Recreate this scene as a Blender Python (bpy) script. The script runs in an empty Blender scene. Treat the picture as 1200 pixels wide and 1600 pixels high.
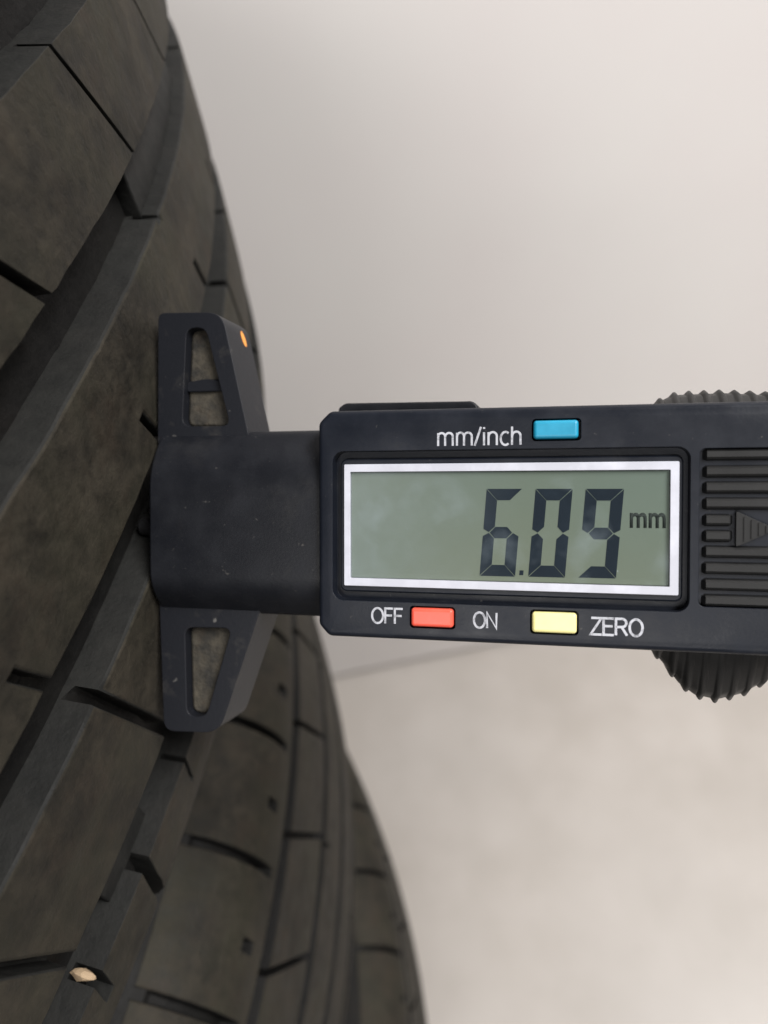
import bpy, bmesh, math, random
from mathutils import Vector, Matrix
random.seed(7)
S = bpy.context.scene
COL = S.collection
MM = 0.001

# ------------------------------------------------------------------ camera
cam_d = bpy.data.cameras.new('camera')
cam = bpy.data.objects.new('camera', cam_d); COL.objects.link(cam)
cam_d.sensor_fit = 'VERTICAL'; cam_d.sensor_height = 32.0; cam_d.sensor_width = 24.0
cam_d.lens = 24.0
cam_d.clip_start = 0.005; cam_d.clip_end = 50
cm = Matrix(((0.98533, -0.0079027, 0.1704766, 0.4169973),
             (0.1178133, 0.7542066, -0.6459818, -0.0683597),
             (-0.1234696, 0.6565897, 0.7440734, 1.1021646),
             (0, 0, 0, 1)))
cam.matrix_world = cm
cam_d.dof.use_dof = True
cam_d.dof.focus_distance = 0.106
cam_d.dof.aperture_fstop = 13.5
S.camera = cam
S.cycles.max_bounces = 6; S.cycles.diffuse_bounces = 4; S.cycles.glossy_bounces = 3; S.cycles.transmission_bounces = 4
S.cycles.transparent_max_bounces = 8; S.cycles.caustics_reflective = False; S.cycles.caustics_refractive = False

# ------------------------------------------------------------------ world and lamps
W = bpy.data.worlds.new('World'); S.world = W; W.use_nodes = True
bg = W.node_tree.nodes['Background']
bg.inputs[0].default_value = (1.0, 0.97, 0.94, 1); bg.inputs[1].default_value = 0.115

def area(name, loc, target, size, power, color):
    d = bpy.data.lights.new(name, 'AREA'); d.shape = 'RECTANGLE'
    d.size, d.size_y = size; d.energy = power; d.color = color
    o = bpy.data.objects.new(name, d); COL.objects.link(o)
    o.location = loc
    o.rotation_euler = (Vector(target) - Vector(loc)).to_track_quat('-Z', 'Y').to_euler()
    return o
area('ceiling_lamp', (1.6, -0.1, 2.75), (0.55, 0.3, 0.9), (1.3, 0.6), 82, (1.0, 0.975, 0.955))
area('ceiling_lamp', (0.05, -3.1, 2.9), (0.4, 0.4, 0.6), (1.8, 1.0), 60, (1.0, 0.975, 0.955))

S.view_settings.view_transform = 'Standard'; S.view_settings.look = 'None'
S.view_settings.gamma = 1; S.view_settings.exposure = 0.0; S.view_settings.use_curve_mapping = False

# ------------------------------------------------------------------ helpers
def tag(o, label=None, cat=None, group=None, kind=None):
    if label: o['label'] = label
    if cat: o['category'] = cat
    if group: o['group'] = group
    if kind: o['kind'] = kind
    return o

def link(name, me, mat=None, parent=None):
    o = bpy.data.objects.new(name, me); COL.objects.link(o)
    if mat is not None and me is not None: me.materials.append(mat)
    if parent is not None: o.parent = parent
    return o

def empty(name, mw=None):
    o = bpy.data.objects.new(name, None); COL.objects.link(o); o.empty_display_size = 0.02
    if mw is not None: o.matrix_world = mw
    return o

def smooth(me, ang=35):
    for p in me.polygons: p.use_smooth = True
    me.set_sharp_from_angle(angle=math.radians(ang))

def mesh_from(name, verts, faces, ang=None):
    me = bpy.data.meshes.new(name); me.from_pydata([Vector(v) * MM for v in verts], [], faces)
    me.validate(); me.update()
    bm = bmesh.new(); bm.from_mesh(me); bmesh.ops.recalc_face_normals(bm, faces=bm.faces); bm.to_mesh(me); bm.free()
    if ang: smooth(me, ang)
    return me

def bevel(o, width, seg=2, ang=35):
    m = o.modifiers.new('bevel', 'BEVEL'); m.width = width * MM; m.segments = seg
    m.limit_method = 'ANGLE'; m.angle_limit = math.radians(ang); m.harden_normals = False
    return o

def rrect(u0, v0, u1, v1, r, n=6):
    """rounded rectangle outline, counter-clockwise"""
    pts = []
    for cx, cy, a0 in ((u1 - r, v1 - r, 0), (u0 + r, v1 - r, 90), (u0 + r, v0 + r, 180), (u1 - r, v0 + r, 270)):
        for k in range(n + 1):
            a = math.radians(a0 + 90 * k / n)
            pts.append((cx + r * math.cos(a), cy + r * math.sin(a)))
    return pts

def rounded(poly, r, n=5):
    """round the corners of a polygon; r a number or one per corner"""
    out = []; N = len(poly)
    for i in range(N):
        p0, p, p1 = Vector(poly[i - 1]), Vector(poly[i]), Vector(poly[(i + 1) % N])
        rr = r[i] if isinstance(r, (list, tuple)) else r
        a, b = (p0 - p), (p1 - p); la, lb = a.length, b.length; a.normalize(); b.normalize()
        t = min(rr, la * .48, lb * .48)
        A, B = p + a * t, p + b * t
        for k in range(n + 1):
            s = k / n
            q = A * (1 - s) ** 2 + p * 2 * s * (1 - s) + B * s * s
            out.append((q.x, q.y))
    return out

def prism(pts, w0, w1, scale0=None):
    """solid between w0 (back) and w1 (front)"""
    n = len(pts)
    v = [(p[0], p[1], w0) for p in pts] + [(p[0], p[1], w1) for p in pts]
    f = [tuple(range(n - 1, -1, -1)), tuple(range(n, 2 * n))]
    f += [(i, (i + 1) % n, n + (i + 1) % n, n + i) for i in range(n)]
    return v, f

def boolean_cut(o, cutters):
    """cut the cutter meshes out of o and bake the result"""
    tmp = []
    for (v, f) in cutters:
        c = link('cutter', mesh_from('cutter', v, f), None, o.parent); tmp.append(c)
        m = o.modifiers.new('cut', 'BOOLEAN'); m.operation = 'DIFFERENCE'; m.solver = 'EXACT'; m.object = c
    dg = bpy.context.evaluated_depsgraph_get(); dg.update()
    me = bpy.data.meshes.new_from_object(o.evaluated_get(dg))
    o.modifiers.clear(); o.data = me
    for c in tmp:
        d = c.data; bpy.data.objects.remove(c); bpy.data.meshes.remove(d)

# ------------------------------------------------------------------ materials
def mat(name):
    m = bpy.data.materials.new(name); m.use_nodes = True
    nt = m.node_tree; b = nt.nodes['Principled BSDF']
    return m, nt, b
def noise(nt, scale, detail=4, rough=.55, vec=None):
    n = nt.nodes.new('ShaderNodeTexNoise'); n.inputs['Scale'].default_value = scale
    n.inputs['Detail'].default_value = detail; n.inputs['Roughness'].default_value = rough
    if vec is None:
        tc = nt.nodes.new('ShaderNodeTexCoord'); vec = tc.outputs['Object']
    nt.links.new(vec, n.inputs['Vector'])
    return n.outputs['Fac']
def ramp(nt, fac, stops):
    r = nt.nodes.new('ShaderNodeValToRGB'); el = r.color_ramp.elements
    el[0].position, el[0].color = stops[0][0], (*stops[0][1], 1)
    el[1].position, el[1].color = stops[-1][0], (*stops[-1][1], 1)
    for p, c in stops[1:-1]:
        e = el.new(p); e.color = (*c, 1)
    nt.links.new(fac, r.inputs[0]); return r.outputs[0]
def mix(nt, fac, a, b, mode='MIX'):
    m = nt.nodes.new('ShaderNodeMix'); m.data_type = 'RGBA'; m.blend_type = mode
    for s, v in ((m.inputs[0], fac), (m.inputs[6], a), (m.inputs[7], b)):
        if hasattr(v, 'is_linked') or hasattr(v, 'links'): nt.links.new(v, s)
        elif isinstance(v, (int, float)): s.default_value = v
        else: s.default_value = (*v, 1)
    return m.outputs[2]
def bump(nt, b, fac, strength, dist):
    n = nt.nodes.new('ShaderNodeBump'); n.inputs['Strength'].default_value = strength
    n.inputs['Distance'].default_value = dist
    nt.links.new(fac, n.inputs['Height']); nt.links.new(n.outputs[0], b.inputs['Normal'])
def math_node(nt, op, a, b_=None):
    n = nt.nodes.new('ShaderNodeMath'); n.operation = op
    for s, v in zip(n.inputs, (a, b_)):
        if v is None: continue
        if isinstance(v, (int, float)): s.default_value = v
        else: nt.links.new(v, s)
    return n.outputs[0]

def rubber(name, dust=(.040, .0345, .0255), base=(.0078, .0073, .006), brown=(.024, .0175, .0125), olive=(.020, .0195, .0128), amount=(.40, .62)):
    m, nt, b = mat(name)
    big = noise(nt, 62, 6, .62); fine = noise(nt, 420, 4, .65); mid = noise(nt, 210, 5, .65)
    f1 = ramp(nt, big, [(amount[0], (0, 0, 0)), (amount[1], (1, 1, 1))])
    f2 = ramp(nt, mid, [(.32, (.15, .15, .15)), (.72, (1, 1, 1))])
    c = mix(nt, mix(nt, 1.0, f1, f2, 'MULTIPLY'), base, dust)
    c = mix(nt, ramp(nt, noise(nt, 45, 4, .55), [(.45, (0, 0, 0)), (.68, (.75, .75, .75))]), c, olive)
    c = mix(nt, ramp(nt, noise(nt, 110, 5, .6), [(.52, (0, 0, 0)), (.72, (.7, .7, .7))]), c, brown)
    c = mix(nt, ramp(nt, fine, [(.3, (0, 0, 0)), (.75, (.3, .3, .3))]), c, tuple(x * 1.25 for x in dust))
    sp = ramp(nt, noise(nt, 800, 2, .5), [(.75, (0, 0, 0)), (.8, (.35, .35, .35))])
    c = mix(nt, sp, c, tuple(x * 2.2 for x in dust))
    # scuff streaks that run round the tyre
    mp = nt.nodes.new('ShaderNodeMapping'); mp.inputs['Scale'].default_value = (30, 30, 520)
    tc = nt.nodes.new('ShaderNodeTexCoord'); nt.links.new(tc.outputs['Object'], mp.inputs['Vector'])
    st = noise(nt, 1.0, 4, .6, mp.outputs[0])
    c = mix(nt, ramp(nt, st, [(.5, (0, 0, 0)), (.78, (.22, .22, .22))]), c, tuple(x * 1.15 for x in dust))
    nt.links.new(c, b.inputs['Base Color'])
    nt.links.new(ramp(nt, mid, [(.3, (.58, .58, .58)), (.7, (.78, .78, .78))]), b.inputs['Roughness'])
    b.inputs['Roughness'].default_value = .68; b.inputs['Specular IOR Level'].default_value = .16
    h = math_node(nt, 'ADD', math_node(nt, 'MULTIPLY', mid, .9), math_node(nt, 'MULTIPLY', fine, .4))
    bump(nt, b, h, .6, .0005)
    return m
M_RUB = rubber('worn_rubber')
M_GROOVE = rubber('dark_groove_rubber', dust=(.011, .0105, .010), base=(.005, .005, .005), brown=(.009, .008, .007), olive=(.008, .008, .007))  # blackest rubber: carcasses, slot floors and rib walls of the lower tyres
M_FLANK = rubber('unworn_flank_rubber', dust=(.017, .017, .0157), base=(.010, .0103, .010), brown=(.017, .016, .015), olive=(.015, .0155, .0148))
M_RUB_LOW = rubber('older_rubber', dust=(.035, .030, .0225), base=(.0095, .009, .0072))

def plastic(name, col, rough, bumpamt=.25, scale=2200, spec=.5, specks=0.0, wear=0.0):
    m, nt, b = mat(name)
    n1 = noise(nt, 160, 4, .6); n2 = noise(nt, scale, 3, .6)
    c = mix(nt, ramp(nt, n1, [(.45, (0, 0, 0)), (.8, (.55, .55, .55))]), col, tuple(min(1, x * 1.6 + .004) for x in col))
    if specks:   # lint, dust and dried smears left by handling
        c = mix(nt, ramp(nt, noise(nt, 1100, 2, .5), [(.72, (0, 0, 0)), (.79, (specks,) * 3)]), c, (.16, .15, .135))
        c = mix(nt, ramp(nt, noise(nt, 75, 6, .7), [(.56, (0, 0, 0)), (.74, (specks * .8,) * 3)]), c, (.05, .048, .045))
    if wear:     # ink rubbed thin in places
        c = mix(nt, ramp(nt, noise(nt, 1600, 3, .6), [(.5, (0, 0, 0)), (.72, (wear,) * 3)]), c, (.06, .062, .07))
    nt.links.new(c, b.inputs['Base Color'])
    rr = ramp(nt, n1, [(.3, (rough - .07,) * 3), (.75, (rough + .12,) * 3)])
    nt.links.new(rr, b.inputs['Roughness'])
    b.inputs['Specular IOR Level'].default_value = spec
    bump(nt, b, n2, bumpamt, .00006)
    return m
M_BODY = plastic('black_housing_plastic', (.0075, .0095, .015), .40, spec=.24, specks=.3)
M_STEM = plastic('matt_black_plastic', (.006, .0068, .0095), .45, .35, spec=.28, specks=.25)
def dusty_plastic():
    m, nt, b = mat('scuffed_black_plastic')
    n1 = noise(nt, 210, 5, .65); n2 = noise(nt, 1500, 3, .6)
    c = mix(nt, ramp(nt, n1, [(.58, (0, 0, 0)), (.8, (.6, .6, .6))]), (.009, .010, .0135), (.05, .047, .043))
    sp = ramp(nt, noise(nt, 700, 2, .5), [(.72, (0, 0, 0)), (.78, (.6, .6, .6))])
    c = mix(nt, sp, c, (.16, .155, .145))
    nt.links.new(c, b.inputs['Base Color']); b.inputs['Roughness'].default_value = .48
    b.inputs['Specular IOR Level'].default_value = .25
    bump(nt, b, n2, .4, .00008); return m
M_WING = dusty_plastic()
def dirt_mat():
    m, nt, b = mat('caked_road_dirt')
    c = mix(nt, ramp(nt, noise(nt, 330, 5, .65), [(.36, (0, 0, 0)), (.66, (1, 1, 1))]), (.015, .014, .012), (.062, .053, .038))
    c = mix(nt, ramp(nt, noise(nt, 210, 4, .6), [(.55, (0, 0, 0)), (.72, (.8, .8, .8))]), c, (.036, .023, .014))
    nt.links.new(c, b.inputs['Base Color']); b.inputs['Roughness'].default_value = .85
    bump(nt, b, noise(nt, 900, 4, .6), .8, .0004); return m
M_DIRT = dirt_mat()
M_PAD = plastic('rubbery_black_plastic', (.0115, .0117, .012), .46, .3, spec=.3)
M_BLUE = plastic('blue_button_plastic', (.012, .25, .40), .38, .1)
M_RED = plastic('red_button_plastic', (.82, .10, .062), .38, .1)
M_YEL = plastic('yellow_button_plastic', (.86, .78, .33), .4, .1)
M_WHITE = plastic('white_print', (.41, .42, .46), .5, .1, wear=.75)
M_FRAME = plastic('white_frame_print', (.47, .48, .54), .45, .1)
M_INK = plastic('lcd_segment_dark', (.012, .018, .026), .6, 0, spec=.05)
M_INK2 = plastic('lcd_segment_faint', (.028, .034, .032), .6, 0, spec=.05)
M_DARK = plastic('dark_well', (.004, .004, .005), .6, .1)
M_ORANGE = plastic('orange_paint', (.85, .32, .06), .5, .2)
M_STEEL = plastic('dull_steel', (.10, .10, .10), .35, .1); M_STEEL.node_tree.nodes['Principled BSDF'].inputs['Metallic'].default_value = .9
M_STONE = plastic('tan_stone', (.33, .24, .15), .8, .8, 900)

def lcd_mat():
    m, nt, b = mat('lcd_panel')
    n = noise(nt, 60, 4, .6); n2 = noise(nt, 14, 2, .5)
    c = mix(nt, ramp(nt, n2, [(.35, (0, 0, 0)), (.65, (1, 1, 1))]), (.112, .145, .125), (.135, .15, .105))
    c = mix(nt, ramp(nt, n, [(.4, (0, 0, 0)), (.75, (.25, .25, .25))]), c, (.15, .18, .165))
    nt.links.new(c, b.inputs['Base Color']); b.inputs['Roughness'].default_value = .45
    b.inputs['Specular IOR Level'].default_value = .1
    return m
M_LCD = lcd_mat()
def cover_mat():
    m = bpy.data.materials.new('clear_window'); m.use_nodes = True; nt = m.node_tree
    for n in list(nt.nodes): nt.nodes.remove(n)
    out = nt.nodes.new('ShaderNodeOutputMaterial')
    tr = nt.nodes.new('ShaderNodeBsdfTransparent'); tr.inputs[0].default_value = (.97, .985, .98, 1)
    gl = nt.nodes.new('ShaderNodeBsdfGlossy'); gl.inputs['Roughness'].default_value = .08
    df = nt.nodes.new('ShaderNodeBsdfDiffuse'); df.inputs[0].default_value = (.55, .66, .74, 1)
    lw = nt.nodes.new('ShaderNodeLayerWeight'); lw.inputs[0].default_value = .5
    frv = math_node(nt, 'ADD', math_node(nt, 'MULTIPLY', math_node(nt, 'POWER', lw.outputs['Facing'], 4.0), .5), .018)
    m1 = nt.nodes.new('ShaderNodeMixShader'); m2 = nt.nodes.new('ShaderNodeMixShader')
    # greasy smears and a few specks on the window
    s = ramp(nt, noise(nt, 130, 3, .5), [(.55, (0, 0, 0)), (.85, (.14, .14, .14))])
    sp = ramp(nt, noise(nt, 1300, 1, .4), [(.83, (0, 0, 0)), (.85, (.5, .5, .5))])
    # bluish reflection on the left half, painted into the window as diffuse haze
    tc = nt.nodes.new('ShaderNodeTexCoord'); sx = nt.nodes.new('ShaderNodeSeparateXYZ'); nt.links.new(tc.outputs['Object'], sx.inputs[0])
    wob = math_node(nt, 'ADD', sx.outputs[0], math_node(nt, 'MULTIPLY', noise(nt, 90, 4, .6), .012))
    left_sheen = ramp(nt, math_node(nt, 'MULTIPLY', math_node(nt, 'ADD', wob, .022), 25.0), [(.12, (.15, .15, .15)), (.75, (0, 0, 0))])
    left_sheen = mix(nt, 1.0, left_sheen, ramp(nt, noise(nt, 180, 4, .6), [(.3, (.35, .35, .35)), (.7, (1, 1, 1))]), 'MULTIPLY')
    s = mix(nt, 1.0, s, left_sheen, 'ADD')
    nt.links.new(mix(nt, 1.0, s, sp, 'ADD'), m1.inputs[0])
    nt.links.new(tr.outputs[0], m1.inputs[1]); nt.links.new(df.outputs[0], m1.inputs[2])
    nt.links.new(frv, m2.inputs[0]); nt.links.new(m1.outputs[0], m2.inputs[1]); nt.links.new(gl.outputs[0], m2.inputs[2])
    nt.links.new(m2.outputs[0], out.inputs[0]); return m
M_COVER = cover_mat()

def wall_mat():
    m, nt, b = mat('smooth_painted_wall')
    n = noise(nt, 5, 4, .5); n2 = noise(nt, 160, 3, .6)
    c = mix(nt, ramp(nt, n, [(.3, (0, 0, 0)), (.7, (1, 1, 1))]), (.735, .70, .69), (.75, .73, .715))
    nt.links.new(c, b.inputs['Base Color']); b.inputs['Roughness'].default_value = .3
    b.inputs['Specular IOR Level'].default_value = .5
    bump(nt, b, n2, .05, .0005); return m
def floor_mat():
    m, nt, b = mat('polished_concrete')
    n = noise(nt, 9, 5, .55); n1 = noise(nt, 2.5, 3, .5); n2 = noise(nt, 45, 4, .6)
    c = mix(nt, ramp(nt, n, [(.36, (0, 0, 0)), (.66, (1, 1, 1))]), (.425, .392, .358), (.485, .452, .42))
    c = mix(nt, ramp(nt, n1, [(.4, (0, 0, 0)), (.7, (.5, .5, .5))]), c, (.47, .445, .42))
    c = mix(nt, ramp(nt, n2, [(.62, (0, 0, 0)), (.8, (.5, .5, .5))]), c, (.38, .35, .32))
    nt.links.new(c, b.inputs['Base Color']); b.inputs['Roughness'].default_value = .42
    bump(nt, b, n2, .08, .001); return m

# ------------------------------------------------------------------ setting: floor and wall
WA = math.radians(15.8)
def box_mesh(name, x0, x1, y0, y1, z0, z1):
    v = [(x, y, z) for z in (z0, z1) for y in (y0, y1) for x in (x0, x1)]
    f = [(0, 2, 3, 1), (4, 5, 7, 6), (0, 1, 5, 4), (2, 6, 7, 3), (0, 4, 6, 2), (1, 3, 7, 5)]
    return mesh_from(name, v, f)
fl = link('floor', box_mesh('floor', -3500, 4500, -5000, 700, -60, 0), floor_mat())
fl.rotation_euler.z = WA; tag(fl, kind='structure')
wl = link('wall', box_mesh('wall', -2500, 3500, 471.6, 620, 11, 2600), wall_mat())
wl.rotation_euler.z = WA; tag(wl, kind='structure')

# ------------------------------------------------------------------ tyres
class Tyre:
    """local frame: axis = Z, o = height above the mid plane, s = arc length (clockwise from above)"""
    def __init__(self, R, Rc, flat, rsh, half, depth):
        self.R, self.Rc, self.flat, self.rsh, self.half, self.depth = R, Rc, flat, rsh, half, depth
    def r(self, o):
        x = abs(o); r = self.R - x * x / (2 * self.Rc)
        if x > self.flat:
            t = min(x - self.flat, self.rsh * .93)
            r -= self.rsh - math.sqrt(self.rsh ** 2 - t * t)
        return r
    def pos(self, o, s, d=0.0):
        r = self.r(o) - d; a = s / self.R
        return (r * math.cos(a), -r * math.sin(a), o)

def tread_rib(T, lo, hi, shear, sipes, draft=.10, step=3.6, sip_depth=4.6, lo_wall=True, hi_wall=True):
    """one rib of the tread. shear: [(o, ds)] path every sipe follows.
    sipes: [(s, width, o1, o2)] slots cut through the running surface"""
    circ = 2 * math.pi * T.R
    n = int(circ / step)
    cuts = []
    for (s, w, o1, o2) in sipes:
        s = (s + circ / 2) % circ - circ / 2
        cuts.append((s - w / 2, s + w / 2, o1, o2))
    base = [-circ / 2 + circ * k / n for k in range(n)]
    edges = sorted(e for c in cuts for e in c[:2])
    keep = []
    for b_ in base:
        if all(abs(b_ - e) > 1.0 for e in edges) and not any(c[0] < b_ < c[1] for c in cuts): keep.append(b_)
    sl = sorted(keep + edges)
    ol = {lo, hi}
    k = max(2, int((hi - lo) / 4.5))
    for c in cuts:
        for e in c[2:]:
            if lo < e < hi: ol.add(round(e, 3))
    for i in range(1, k):
        e = lo + (hi - lo) * i / k
        if all(abs(e - x) > 1.2 for x in ol): ol.add(e)
    ol = sorted(ol)
    def sh(o):
        if o <= shear[0][0]: return shear[0][1]
        for (a, x), (b_, y) in zip(shear, shear[1:]):
            if o <= b_: return x + (y - x) * (o - a) / (b_ - a)
        return shear[-1][1]
    NS, NO = len(sl), len(ol)
    dep = [[0.0] * (NO - 1) for _ in range(NS)]
    for i in range(NS):
        s0 = sl[i]; s1 = sl[(i + 1) % NS] + (circ if i == NS - 1 else 0); mid = (s0 + s1) / 2
        for c in cuts:
            if c[0] < mid < c[1]:
                for j in range(NO - 1):
                    om = (ol[j] + ol[j + 1]) / 2
                    if c[2] < om < c[3]: dep[i][j] = sip_depth
    verts, idx, faces, flank, deep = [], {}, [], [], []
    BOT = T.depth + .8
    jit = {}
    def V(i, j, d):
        i %= NS; key = (i, j, d)
        if key not in idx:
            o = ol[j]; s = sl[i] + sh(o); oo = o
            if j == 0 and lo_wall: oo = o - d * draft
            if j == NO - 1 and hi_wall: oo = o + d * draft
            if j in (0, NO - 1):
                jj = jit.setdefault((i, j), random.uniform(-.15, .15)); oo += jj
            r = T.r(o) - d; a = s / T.R
            idx[key] = len(verts); verts.append((r * math.cos(a), -r * math.sin(a), oo))
        return idx[key]
    for i in range(NS):
        for j in range(NO - 1):
            d = dep[i][j]
            faces.append((V(i, j, d), V(i + 1, j, d), V(i + 1, j + 1, d), V(i, j + 1, d)))
            d2 = dep[(i + 1) % NS][j]
            if d > 0: deep.append(len(faces) - 1)
            if d2 != d: flank.append(len(faces)); faces.append((V(i + 1, j, d), V(i + 1, j, d2), V(i + 1, j + 1, d2), V(i + 1, j + 1, d)))
            if j < NO - 2:
                d3 = dep[i][j + 1]
                if d3 != d: flank.append(len(faces)); faces.append((V(i, j + 1, d), V(i + 1, j + 1, d), V(i + 1, j + 1, d3), V(i, j + 1, d3)))
        dl, dh = dep[i][0], dep[i][NO - 2]
        if lo_wall: flank.append(len(faces)); faces.append((V(i, 0, dl), V(i, 0, BOT), V(i + 1, 0, BOT), V(i + 1, 0, dl)))
        if hi_wall: flank.append(len(faces)); faces.append((V(i, NO - 1, dh), V(i + 1, NO - 1, dh), V(i + 1, NO - 1, BOT), V(i, NO - 1, BOT)))
    me = mesh_from('tread_rib', verts, faces, 40)
    assert len(me.polygons) == len(faces)
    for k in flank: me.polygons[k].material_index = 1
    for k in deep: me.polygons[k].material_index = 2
    return me

def carcass(T, name='carcass', seg=360):
    h, R, d = T.half, T.R, T.depth
    pr = []
    for o in (h * .80,): pass
    side = [(h * .76, R - 128), (h * .86, R - 124), (h * .93, R - 108), (h * .985, R - 82), (h, R - 62), (h * .99, R - 44), (h * .965, R - 43), (h * .955, R - 33), (h * .945, R - 24)]
    osh = T.flat + T.rsh * .93
    edge = [(osh + .6, T.r(osh) - 2.0), (osh - 1.5, T.r(osh - 1.5) - 1.2), (osh - 5, T.r(osh - 5) - d)]
    top = side + edge
    k = 13
    mid = [(o, T.r(o) - d) for o in [(osh - 10) * (1 - 2 * i / (k - 1)) for i in range(k)]]
    bot = [(-o, r) for (o, r) in reversed(top)]
    inner = [(-h * .70, R - 124), (-h * .84, R - 90), (-h * .9, R - 60), (-h * .8, R - 28), (-h * .4, R - 20), (h * .4, R - 20), (h * .8, R - 28), (h * .9, R - 60), (h * .84, R - 90), (h * .70, R - 124)]
    prof = top + mid + bot + inner
    n = len(prof); verts, faces = [], []
    for i in range(seg):
        a = 2 * math.pi * i / seg; c, s = math.cos(a), math.sin(a)
        for (o, r) in prof: verts.append((r * c, r * s, o))
    for i in range(seg):
        for j in range(n):
            faces.append((i * n + j, i * n + (j + 1) % n, ((i + 1) % seg) * n + (j + 1) % n, ((i + 1) % seg) * n + j))
    return mesh_from(name, verts, faces, 40)

def wear_bar(T, lo, hi, s0, s1, rise):
    """raised bar across a groove floor"""
    v, f = [], []; n = 4; d0 = T.depth + 1; d1 = T.depth - rise
    for i in range(n + 1):
        s = s0 + (s1 - s0) * i / n
        for (o, d) in ((lo, d0), (lo, d1), (hi, d1), (hi, d0)): v.append(T.pos(o, s, d))
    for i in range(n):
        for j in range(3): f.append((i * 4 + j, i * 4 + j + 1, i * 4 + 5 + j, i * 4 + 4 + j))
    f += [(0, 1, 2, 3), (n * 4 + 3, n * 4 + 2, n * 4 + 1, n * 4)]
    return mesh_from('wear_bar', v, f, 40)

def ring(T, s0, pitch):
    circ = 2 * math.pi * T.R; n = round(circ / pitch)
    return [s0 + circ * k / n for k in range(n)]

# top tyre
T1 = Tyre(361.4, 978.0, 60.0, 25.0, 93.5, 5.6)
tyre1 = empty('tyre', Matrix.Translation(Vector((-0.8, 0, 1028.5)) * MM))
tag(tyre1, 'top tyre of the stack, wide tread grooves, depth gauge pressed on its tread', 'tyre', 'tyres lying in one stack by the wall')
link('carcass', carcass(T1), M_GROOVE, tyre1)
OSH = 60 + 25 * .93
def rib1(lo, hi, shear, sipes, **k):
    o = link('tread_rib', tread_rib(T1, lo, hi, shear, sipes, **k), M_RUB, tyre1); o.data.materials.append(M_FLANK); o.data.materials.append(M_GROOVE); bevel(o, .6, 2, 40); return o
# upper shoulder
rib1(55.6, OSH, [(55, 0), (85, 4)], [(s, 2.2, 50, 90) for s in ring(T1, -26, 35)] + [(s, 1.0, 50, 61) for s in ring(T1, -8.5, 35)], hi_wall=False)
# rib with oblique full-width cuts
wa = {0: 1.1, 1: 2.1, 55: .9}
rib1(25.7, 45.1, [(25.7, -6.5), (45.1, 6.5)], [(s, wa.get(k, random.uniform(1.0, 1.6)), 20, 50) for k, s in enumerate(ring(T1, -41.5, 40.5))])
# middle rib: short cuts from its lower edge, few notches on the upper edge
rib1(-6.94, 14.9, [(-6.94, 0), (0, 2.6), (15, 4)], [(s, 1.7, -12, .2) for s in ring(T1, -17, 44.5)] + [(s, 1.9, 13.9, 20) for s in ring(T1, -52.0, 89)])
# rib with full-width cuts
rib1(-42.65, -18.2, [(-42.65, -3.4), (-18.2, 3.4)], [(s, random.uniform(1.9, 2.4), -50, -10) for s in ring(T1, 20, 35)])
# lower shoulder: wide slots and short cuts in turn
rib1(-OSH, -53.6, [(-85, 1.5), (-60, 1), (-53.6, 0)], [(s, 2.7, -90, -50) for s in ring(T1, 35.4, 35)] + [(s, 2.4 if k == 1 else 1.0, -60.3, -50) for k, s in enumerate(ring(T1, 17.2, 35))], lo_wall=False)
for (lo, hi, s0, s1, rise) in ((-53.9, -42.4, 27.5, 42, 2.2), (14.6, 26.0, -112, -48.5, 2.6), (14.6, 26.0, 150, 161, 1.7), (-18.4, -6.7, 150, 161, 1.7), (44.8, 55.8, 150, 161, 1.7),
                               (14.6, 26.0, -290, -279, 1.7), (-18.4, -6.7, -290, -279, 1.7), (-53.9, -42.4, -290, -279, 1.7)):
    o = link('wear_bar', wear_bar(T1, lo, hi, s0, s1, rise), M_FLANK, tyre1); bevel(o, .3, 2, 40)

# second tyre and the ones below it
T2 = Tyre(347.0, 900.0, 62.0, 24.0, 93.5, 6.0)
OS2 = 62 + 24 * .93
tyre2 = empty('tyre', Matrix.Translation(Vector((12.5, -28.0, 841.5)) * MM))
G = 'tyres lying in one stack by the wall'
tag(tyre2, 'second tyre from the top, narrow grooves and slotted shoulder, half under the top tyre', 'tyre', G)
link('carcass', carcass(T2), M_GROOVE, tyre2)
def rib2(lo, hi, shear, sipes, **k):
    o = link('tread_rib', tread_rib(T2, lo, hi, shear, sipes, draft=.12, sip_depth=4.5, **k), M_RUB_LOW, tyre2); o.data.materials.append(M_GROOVE); o.data.materials.append(M_GROOVE); bevel(o, .5, 2, 40); return o
rib2(57.2, OS2, [(56, 0), (85, -1)], [(s, 2.3, 61.5, 90) for s in ring(T2, -12, 33)] + [(s, 2.8, 64, 68.5) for s in ring(T2, -27.5, 33)], hi_wall=False)
rib2(16.6, 50.4, [(16.6, -5.5), (50.4, 5.5)], [(s, 1.8, 10, 60) for s in ring(T2, -31, 33)])
rib2(-17.5, 9.9, [(-17.5, -4), (9.9, 4)], [(s, 1.0, 4, 20) for s in ring(T2, -40, 66)])
rib2(-51.5, -24.6, [(-51.5, -5), (-24.6, 5)], [(s, 1.0, -60, -46) for s in ring(T2, -25, 66)])
rib2(-OS2, -58.6, [(-85, 1), (-57, 0)], [(s, 2.3, -90, -61.5) for s in ring(T2, -12, 33)], lo_wall=False)

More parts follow.
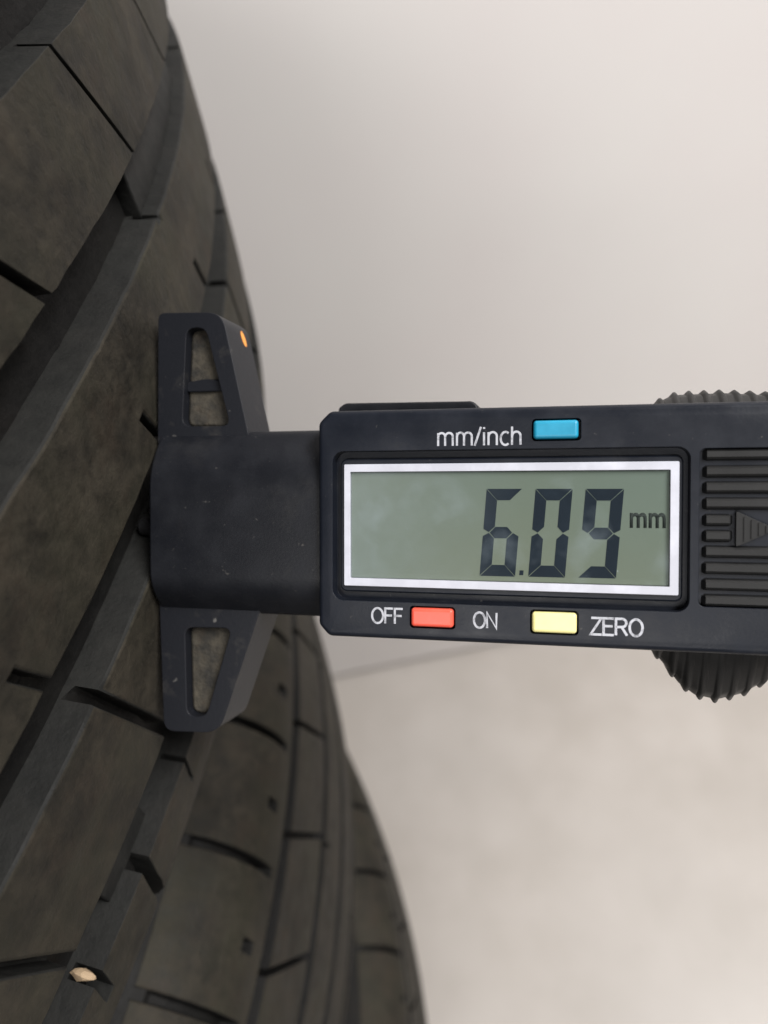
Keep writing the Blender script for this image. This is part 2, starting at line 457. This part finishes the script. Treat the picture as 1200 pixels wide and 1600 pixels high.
def copy_tree(root, name, loc, rz):
    r = root.copy(); COL.objects.link(r); r.name = name
    r.matrix_world = Matrix.Translation(Vector(loc) * MM) @ Matrix.Rotation(rz, 4, 'Z')
    for ch in list(root.children):
        c = ch.copy(); COL.objects.link(c); c.parent = r
    return r
low = [((34, -82, 654.5), .6, 'third tyre from the top, blurred shoulder at the lower right edge of the stack'),
       ((-12, -45, 467.5), 1.4, 'fourth tyre from the top of the stack, under the blurred third tyre'),
       ((-25, -40, 280.5), 2.3, 'fifth tyre from the top, second above the floor in the stack'),
       ((-35, -55, 93.5), 3.1, 'lowest tyre of the stack, lying on the pale concrete floor')]
for loc, rz, lab in low:
    t = copy_tree(tyre2, 'tyre', loc, rz); tag(t, lab, 'tyre', G)

# small stone wedged in the tread
def pebble(name, T, o, s, d, size, parent_loc):
    bm = bmesh.new(); bmesh.ops.create_icosphere(bm, subdivisions=2, radius=1)
    rng = random.Random(3); off = [Vector((rng.uniform(-1, 1), rng.uniform(-1, 1), rng.uniform(-1, 1))).normalized() for _ in range(16)]
    for v in bm.verts:
        k = 1
        for q in off: k = min(k, (.62) / max(.01, v.co.normalized().dot(q))) if v.co.normalized().dot(q) > .62 else k
        v.co = v.co * k
        v.co = Vector((v.co.x * size[0], v.co.y * size[1], v.co.z * size[2])) * MM
    me = bpy.data.meshes.new(name); bm.to_mesh(me); bm.free()
    ob = link(name, me, M_STONE)
    p = Vector(T.pos(o, s, d)) + Vector(parent_loc)
    ob.matrix_world = Matrix.Translation(p * MM) @ Matrix.Rotation(-s / T.R , 4, 'Z') @ Matrix.Rotation(.12, 4, 'Y')
    return ob
pb = pebble('pebble', T1, -53.0, 52.2, 2.5, (2.9, 1.25, 1.7), (-0.8, 0, 1028.5))
tag(pb, 'small tan stone wedged in the groove of the top tyre', 'stone')

# ------------------------------------------------------------------ depth gauge
GM = Matrix(((0.99721, -0.003694, -0.07456, .4151146),
             (-0.0473754, 0.7405606, -0.6703175, -.0001284),
             (0.0576924, 0.6719795, 0.7383192, 1.0207172),
             (0, 0, 0, 1)))
gauge = empty('depth_gauge', GM)
tag(gauge, 'black digital tread depth gauge reading 6.09 mm, pressed against the top tyre', 'depth gauge')
def gp(name, vf, m, parent=None, bev=None, seg=2, ang=30):
    o = link(name, mesh_from(name, *vf), m, parent or gauge)
    if bev: bevel(o, bev, seg, ang)
    smooth(o.data, 30)
    return o

FACE = 0.8
# housing
out = rounded([(-26.3, -16.05), (52, -16.0), (60, -10), (60, 10), (52, 16.1), (-26.3, 16.35)], [.3, 3, 4, 4, 3, .3])
out = rounded([(-26.35, -14.4), (-24.8, -16.05), (53, -15.95), (60, -10), (60, 10), (53, 16.05), (-24.6, 16.35), (-26.35, 14.7)], [.6, .6, 3, 4, 4, 3, .6, .6])
body = gp('housing', prism(out, -8.5, FACE), M_BODY)
mb = bevel(body, .75, 3, 50)
cuts = [prism(rrect(-24.15, -10.75, 23.9, 10.55, 1.6), -1.3, 3)]                    # display recess
cuts.append(prism(rrect(24.95, -10.0, 50.0, 10.3, .8), -.35, 3))                    # grip recess
for (u0, u1, v0, v1) in ((3.9, 10.3, 11.55, 14.5), (-12.8, -6.4, -14.25, -11.2), (3.8, 10.1, -14.35, -11.1)):
    cuts.append(prism(rrect(u0, v0, u1, v1, .5), -1.5, 3))
boolean_cut(body, cuts)
if not body.data.materials: body.data.materials.append(M_BODY)
bevel(body, .22, 2, 40); smooth(body.data, 30)

def frame_vf(o, i, w0, w1):
    n = len(o); v = [(p[0], p[1], w1) for p in o] + [(p[0], p[1], w1) for p in i] + [(p[0], p[1], w0) for p in o] + [(p[0], p[1], w0) for p in i]
    f = []
    for k in range(n):
        l = (k + 1) % n
        f += [(k, l, n + l, n + k), (2 * n + k, 3 * n + k, 3 * n + l, 2 * n + l), (k, 2 * n + k, 2 * n + l, l), (n + k, n + l, 3 * n + l, 3 * n + k)]
    return v, f
# display: raised window block, white frame, panel, segments, cover
disp = gp('display', frame_vf(rrect(-23.35, -9.6, 23.2, 9.5, .9), rrect(-21.9, -7.75, 21.7, 7.75, .3), -1.9, -.42), M_BODY, None, .25)
gp('display_frame', frame_vf(rrect(-22.66, -8.71, 22.66, 8.71, .15, 2), rrect(-21.77, -7.62, 21.57, 7.62, .1, 2), -.7, 0.0), M_FRAME, disp, .05)
gp('lcd_panel', prism(rrect(-21.7, -7.55, 21.5, 7.55, .1, 2), -1.6, -.52), M_LCD, disp)
cw = rrect(-21.74, -7.59, 21.54, 7.59, .1, 2)
cov = link('cover_window', mesh_from('cover_window', [(p[0], p[1], -.2) for p in cw], [tuple(range(len(cw)))]), M_COVER, disp)
if cov.data.polygons[0].normal.z < 0: cov.data.flip_normals()

def digit(u, v0, v1, wid, slant, on, th=1.55, gap=.055):
    """seven-segment figure; returns list of polygons"""
    H = v1 - v0; hh = H / 2; t = th; g = gap
    def P(x, y): return (u + x + slant * (y / H), v0 + y)
    seg = {}
    seg['a'] = [(g * 1.2, H), (wid - g * 1.2, H), (wid - t - g * .3, H - t), (t + g * .3, H - t)]
    seg['d'] = [(g * 1.2, 0), (t + g * .3, t), (wid - t - g * .3, t), (wid - g * 1.2, 0)]
    seg['f'] = [(0, H - g * 1.2), (t, H - t - g * 1.2), (t, hh + t * .5 + g), (t * .5, hh + g), (0, hh + t * .28 + g)]
    seg['e'] = [(0, g * 1.2), (0, hh - t * .28 - g), (t * .5, hh - g), (t, hh - t * .5 - g), (t, t + g * 1.2)]
    seg['b'] = [(wid - x, y) for (x, y) in seg['f']]
    seg['c'] = [(wid - x, y) for (x, y) in seg['e']]
    seg['g'] = [(t * .55 + g, hh), (t + g * 1.1, hh + t * .5), (wid - t - g * 1.1, hh + t * .5), (wid - t * .55 - g, hh), (wid - t - g * 1.1, hh - t * .5), (t + g * 1.1, hh - t * .5)]
    return [[P(*p) for p in seg[k]] for k in on]
def flat(polys, w, th=.03):
    v, f = [], []
    for poly in polys:
        a = sum(poly[i - 1][0] * poly[i][1] - poly[i][0] * poly[i - 1][1] for i in range(len(poly)))
        if a < 0: poly = poly[::-1]
        pv, pf = prism(poly, w - th, w); b_ = len(v); v += pv; f += [tuple(i + b_ for i in q) for q in pf]
    return v, f
for (u, v0, v1, wid, on) in ((-3.21, -6.85, 5.17, 4.86, 'acdefg'.replace('b', '')), (3.42, -6.8, 5.16, 4.88, 'abcdef'), (10.0, -6.75, 5.15, 4.9, 'abcdfg')):
    for k, poly in enumerate(digit(u, v0, v1, wid, .95, on)):
        gp('lcd_segment', flat([poly], -.48), M_INK, disp)
gp('decimal_point', flat([[(2.22, -6.62), (2.75, -6.62), (2.8, -5.98), (2.27, -5.98)]], -.48), M_INK, disp)

def text(name, body_, u, v, h, width, w, m, parent, ext=.015, heavy=0.0):
    """flat printed lettering scaled to a cap height and a total width"""
    c = bpy.data.curves.new(name, 'FONT'); c.body = body_; c.size = 1; c.extrude = 0; c.resolution_u = 4; c.offset = heavy
    o = bpy.data.objects.new(name, c); COL.objects.link(o)
    dg = bpy.context.evaluated_depsgraph_get(); dg.update()
    me = bpy.data.meshes.new_from_object(o.evaluated_get(dg)); bpy.data.objects.remove(o); bpy.data.curves.remove(c)
    xs = [q.co.x for q in me.vertices]; ys = [q.co.y for q in me.vertices]
    x0, x1, y0, y1 = min(xs), max(xs), min(ys), max(ys)
    for q in me.vertices:
        q.co = Vector((u + (q.co.x - x0) / (x1 - x0) * width, v + (q.co.y - y0) / (y1 - y0) * h, w)) * MM
    bm = bmesh.new(); bm.from_mesh(me)
    r = bmesh.ops.extrude_face_region(bm, geom=bm.faces[:])
    for e in r['geom']:
        if isinstance(e, bmesh.types.BMVert): e.co.z += ext * MM
    bmesh.ops.recalc_face_normals(bm, faces=bm.faces); bm.to_mesh(me); bm.free()
    return link(name, me, m, parent)
text('unit_symbol', 'mm', 16.6, .0, 2.0, 4.5, -.51, M_INK2, disp, .015, .022)

def arc(cx, cy, rx, ry, a0, a1, n=14):
    return [(cx + rx * math.cos(math.radians(a0 + (a1 - a0) * k / n)), cy + ry * math.sin(math.radians(a0 + (a1 - a0) * k / n))) for k in range(n + 1)]
# plain grotesque capitals and small letters as pen strokes: advance width, list of polylines (cap height 1)
GLYPH = {
 'O': (.74, [arc(.37, .5, .31, .5, 90, 450, 28)]),
 'F': (.54, [[(.06, 0), (.06, 1), (.5, 1)], [(.06, .53), (.44, .53)]]),
 'N': (.70, [[(.06, 0), (.06, 1), (.58, 0), (.58, 1)]]),
 'Z': (.60, [[(.05, 1), (.55, 1), (.03, 0), (.57, 0)]]),
 'E': (.60, [[(.55, 1), (.06, 1), (.06, 0), (.56, 0)], [(.06, .53), (.5, .53)]]),
 'R': (.66, [[(.06, 0), (.06, 1), (.33, 1)] + arc(.36, .755, .2, .245, 90, -90, 10) + [(.06, .5)], [(.34, .5), (.6, 0)]]),
 'm': (.86, [[(.06, 0), (.06, .72)], [(.06, .5)] + arc(.22, .52, .16, .2, 150, 0, 8) + [(.38, 0)], [(.38, .5)] + arc(.56, .52, .17, .2, 150, 0, 8) + [(.73, 0)]]),
 'n': (.54, [[(.06, 0), (.06, .72)], [(.06, .48)] + arc(.25, .5, .18, .22, 150, 0, 8) + [(.43, 0)]]),
 'h': (.54, [[(.06, 0), (.06, 1)], [(.06, .48)] + arc(.25, .5, .18, .22, 150, 0, 8) + [(.43, 0)]]),
 'i': (.22, [[(.08, 0), (.08, .72)], [(.08, .9), (.08, 1)]]),
 'c': (.50, [arc(.27, .36, .21, .36, 50, 310, 18)]),
 '/': (.34, [[(.0, -.02), (.28, 1.02)]]),
}
def stroke_text(word, u, v, h, width, w, pen, m):
    """printed lettering: every stroke a thin raised ribbon of even pen width, joined into one word"""
    adv = sum(GLYPH[c][0] for c in word); sx = (width - pen) / (adv - .06); V_, F_ = [], []
    x = 0; lift = 0
    for c in word:
        for pl in GLYPH[c][1]:
            pts = [Vector((u + pen / 2 + (x - .03 + p[0]) * sx, v + pen / 2 + p[1] * (h - pen))) for p in pl]
            q = [pts[0]]
            for p in pts[1:]:
                if (p - q[-1]).length > 1e-4: q.append(p)
            closed = (q[0] - q[-1]).length < 1e-3
            L, R_ = [], []
            n = len(q)
            for i, p in enumerate(q):
                d0 = (q[i] - q[i - 1]).normalized() if i > 0 else ((q[-1] - q[-2]).normalized() if closed else None)
                d1 = (q[i + 1] - q[i]).normalized() if i < n - 1 else ((q[1] - q[0]).normalized() if closed else None)
                if d0 is None: d0 = d1
                if d1 is None: d1 = d0
                n0, n1 = Vector((-d0.y, d0.x)), Vector((-d1.y, d1.x))
                b_ = (n0 + n1)
                b_ = b_.normalized() if b_.length > 1e-3 else n0
                k = min(1.9, 1 / max(.3, b_.dot(n0)))
                L.append(p + b_ * (pen / 2 * k)); R_.append(p - b_ * (pen / 2 * k))
            z0, z1 = w - .004, w + .012 + .0006 * (lift % 5); lift += 1
            b0 = len(V_)
            for a, b_ in zip(L, R_):
                V_ += [(a.x, a.y, z0), (a.x, a.y, z1), (b_.x, b_.y, z1), (b_.x, b_.y, z0)]
            for i in range(n - 1):
                for k in range(4): F_.append((b0 + i * 4 + k, b0 + i * 4 + (k + 1) % 4, b0 + i * 4 + 4 + (k + 1) % 4, b0 + i * 4 + 4 + k))
            F_ += [(b0, b0 + 1, b0 + 2, b0 + 3), (b0 + n * 4 - 1, b0 + n * 4 - 2, b0 + n * 4 - 3, b0 + n * 4 - 4)]
        x += GLYPH[c][0]
    return link('lettering', mesh_from('lettering', V_, F_), m, gauge)
stroke_text('mm/inch', -9.07, 10.95, 2.75, 11.85, FACE, 0.29, M_WHITE)
stroke_text('OFF', -18.5, -13.95, 2.42, 4.85, FACE, 0.30, M_WHITE)
stroke_text('ON', -4.03, -14.02, 2.42, 3.66, FACE, 0.30, M_WHITE)
stroke_text('ZERO', 11.52, -14.25, 2.5, 6.92, FACE, 0.32, M_WHITE)

# buttons
for (nm, u0, u1, v0, v1, m, lab) in (('button', 4.1, 9.95, 11.82, 14.26, M_BLUE, 'blue rectangular push button'), ('button', -12.55, -6.63, -14.0, -11.42, M_RED, 'red rectangular push button'),
                                ('button', 4.03, 9.87, -14.1, -11.36, M_YEL, 'pale yellow rectangular push button')):
    b_ = gp(nm, prism(rrect(u0, v0, u1, v1, .45), -1.4, 1.35), m, None, .5, 4); b_['label'] = lab

# thumb grip: ridges and arrow in the recessed panel
rv = [9.55, 7.35, 5.3, 3.25, 1.12, -.92, -2.95, -5.05, -7.15, -9.2]
for k, v in enumerate(rv):
    ln = 29.15 if k in (4, 5) else 49.6
    sec = [(-.85, -.5), (-.62, .28), (-.35, .52), (.35, .52), (.62, .28), (.85, -.5)]
    vv, ff = [], []
    us = (25.35, 25.9, ln - .5, ln)
    for u, sc in zip(us, (.0, 1, 1, .0)):
        for (y, z) in sec: vv.append((u, v + y * (.75 if sc == 0 else 1), -.5 + (z + .5) * sc if sc else -.5))
    for i in range(3):
        for j in range(6):
            ff.append((i * 6 + j, i * 6 + (j + 1) % 6, (i + 1) * 6 + (j + 1) % 6, (i + 1) * 6 + j))
    ff += [tuple(range(6)), tuple(range(23, 17, -1))]
    gp('grip_ridge', (vv, ff), M_PAD, None)
ar = gp('arrow', prism(rounded([(29.4, 2.3), (29.4, -2.25), (34.2, 0.0)], .25), -.5, .55), M_PAD, None, .18)
for k in range(4):
    u = 30.3 + .85 * k; hv = (33.9 - u) * .43
    gp('arrow_rib', prism([(u, -hv), (u + .42, -hv * .85), (u + .42, hv * .85), (u, hv)], .5, .72), M_PAD, ar)

# knurled thumb pads behind the housing
def pad(outline_front, outline_back, w_front, w_back, amp, pitch, name):
    """ridged pad: loft from a front outline to a back outline, both open polylines in u; ridges along the depth"""
    def interp(pl, u):
        if u <= pl[0][0]: return pl[0][1]
        for (a, x), (b_, y) in zip(pl, pl[1:]):
            if u <= b_: return x + (y - x) * (u - a) / (b_ - a)
        return pl[-1][1]
    u0, u1 = outline_back[0][0], outline_back[-1][0]
    n = int((u1 - u0) / .12); v, f = [], []
    K = 4
    sg = 1 if outline_back[len(outline_back) // 2][1] > 0 else -1
    for i in range(n + 1):
        u = u0 + (u1 - u0) * i / n
        ph = ((u - u0) / pitch) % 1.0
        rid = amp * (max(0, math.cos(2 * math.pi * ph)) ** .7 if u > u0 + 1.6 and u < u1 - 1.6 else 0)
        yb, yf = interp(outline_back, u), interp(outline_front, u)
        for k in range(K):
            t = k / (K - 1)
            y = yf + (yb - yf) * math.sin(t * math.pi / 2)
            v.append((u, y + sg * rid * (.35 + .65 * t), w_front + (w_back - w_front) * t))
        v.append((u, yb + sg * rid, w_back - 5)); v.append((u, sg * 8, w_back - 5)); v.append((u, sg * 8, w_front))
    m = K + 3
    for i in range(n):
        for j in range(m):
            f.append((i * m + j, i * m + (j + 1) % m, (i + 1) * m + (j + 1) % m, (i + 1) * m + j))
    f += [tuple(range(m)), tuple(n * m + j for j in range(m - 1, -1, -1))]
    o = gp(name, (v, f), M_PAD); smooth(o.data, 50); return o
pad([(18, -14), (60, -14)], [(19.0, -15.6), (20.7, -18.4), (22.6, -20.7), (24.2, -22.8), (26.4, -24.4), (29.4, -24.9), (32.8, -23.8), (36.1, -21.6), (40, -18.5), (43, -15.6)], -4.5, -12, .62, 2.02, 'thumb_pad')
pad([(18, 14), (60, 14)], [(19.2, 15.6), (21, 17.7), (22.6, 18.5), (24, 18.75), (30, 18.8), (36, 18.3), (40, 17.4), (43, 15.6)], -4.5, -12, .55, 2.02, 'thumb_pad')

# battery lid on the back upper edge
gp('battery_lid', prism(rounded([(-25.9, 12), (-4.0, 12), (-4.4, 17.55), (-5.2, 18.15), (-24.7, 18.4), (-25.8, 17.7)], .4), -13, -7.2), M_STEM, None, .4)

# stem: bevelled block that slides through the housing
sec = rounded([(-9.9, -.5), (8.2, -.5), (14.15, -4.3), (14.15, -15), (-14.2, -15), (-14.2, -4.6)], [3.2, 3.2, 1.2, 1, 1, 1.2], 6)
vv, ff = [], []
us = (-54.35, -25.0)
for u in us:
    for (v, w) in sec: vv.append((u, v, w))
n = len(sec)
ff = [(i, (i + 1) % n, n + (i + 1) % n, n + i) for i in range(n)] + [tuple(range(n)), tuple(range(2 * n - 1, n - 1, -1))]
stem = gp('stem', (vv, ff), M_STEM, None, .35, 2, 60)

# base wings with their tapered openings
def wing(poly, hole, rad, name='base_wing'):
    o = gp(name, prism(rounded(poly, rad, 6), -13.2, -4.0), M_WING)
    boolean_cut(o, [prism(rounded(hole, 1.5, 6), -20, 5)])
    if not o.data.materials: o.data.materials.append(M_WING)
    bevel(o, .8, 4, 40); smooth(o.data, 30); return o
wing_up = wing([(-54.8, 12.5), (-39.0, 12.5), (-43.6, 32.6), (-54.6, 33.1)], [(-50.5, 15.1), (-42.3, 15.0), (-46.4, 30.4), (-49.7, 30.5)], [.3, .3, 2.6, 1.2])
wing_low = wing([(-54.7, -12.5), (-54.0, -33.4), (-44.4, -33.0), (-37.1, -12.5)], [(-50.2, -16.6), (-49.9, -30.7), (-46.6, -30.6), (-42.2, -16.4)], [.3, 1.9, 2.6, .3])
# dirt-caked floors of the openings
def recess(poly, hand):
    o = gp('recess_floor', prism(rounded(poly, 1.5, 6), -11.0, -5.7), M_DIRT, hand); bevel(o, .5, 2, 40); return o
recess([(-50.55, 15.05), (-42.25, 14.95), (-46.35, 30.45), (-49.75, 30.55)], wing_up)
recess([(-50.25, -16.55), (-49.95, -30.75), (-46.55, -30.65), (-42.15, -16.35)], wing_low)
gp('recess_step', prism(rounded([(-50.3, 20.6), (-43.9, 20.6), (-44.4, 22.3), (-46.9, 22.6), (-50.2, 22.2)], .5, 4), -6.4, -5.1), M_WING, wing_up, .3)
# orange paint mark on the slanted edge of the upper wing
def on_edge(t, w):  # slanted edge of the upper wing, pushed out a hair
    a, b_ = Vector((-43.6, 32.6)), Vector((-39.0, 12.5)); p = a.lerp(b_, t); nn = Vector((20.1, 4.6)).normalized()
    q = p + nn * .03; return (q.x, q.y, w)
vs = []
for k in range(14):
    a = 2 * math.pi * k / 14; vs.append(on_edge(.145 + .062 * math.cos(a), -10.4 + .75 * math.sin(a) - .3 * math.cos(a)))
gp('paint_mark', (vs, [tuple(range(14))]), M_ORANGE)['label'] = 'small orange paint mark'

# probe that reaches into the groove
vv, ff = [], []
pr = [(-53.0, 4.2), (-54.9, 4.0), (-55.6, 1.7), (-59.0, 1.5), (-59.6, 1.0)]
for (u, r) in pr:
    for k in range(20):
        a = 2 * math.pi * k / 20; vv.append((u, -.8 + r * math.cos(a), -6.6 + r * math.sin(a)))
for i in range(len(pr) - 1):
    for k in range(20): ff.append((i * 20 + k, i * 20 + (k + 1) % 20, (i + 1) * 20 + (k + 1) % 20, (i + 1) * 20 + k))
ff += [tuple(range(20)), tuple(range(len(pr) * 20 - 1, len(pr) * 20 - 21, -1))]
gp('probe', (vv, ff), M_DARK)
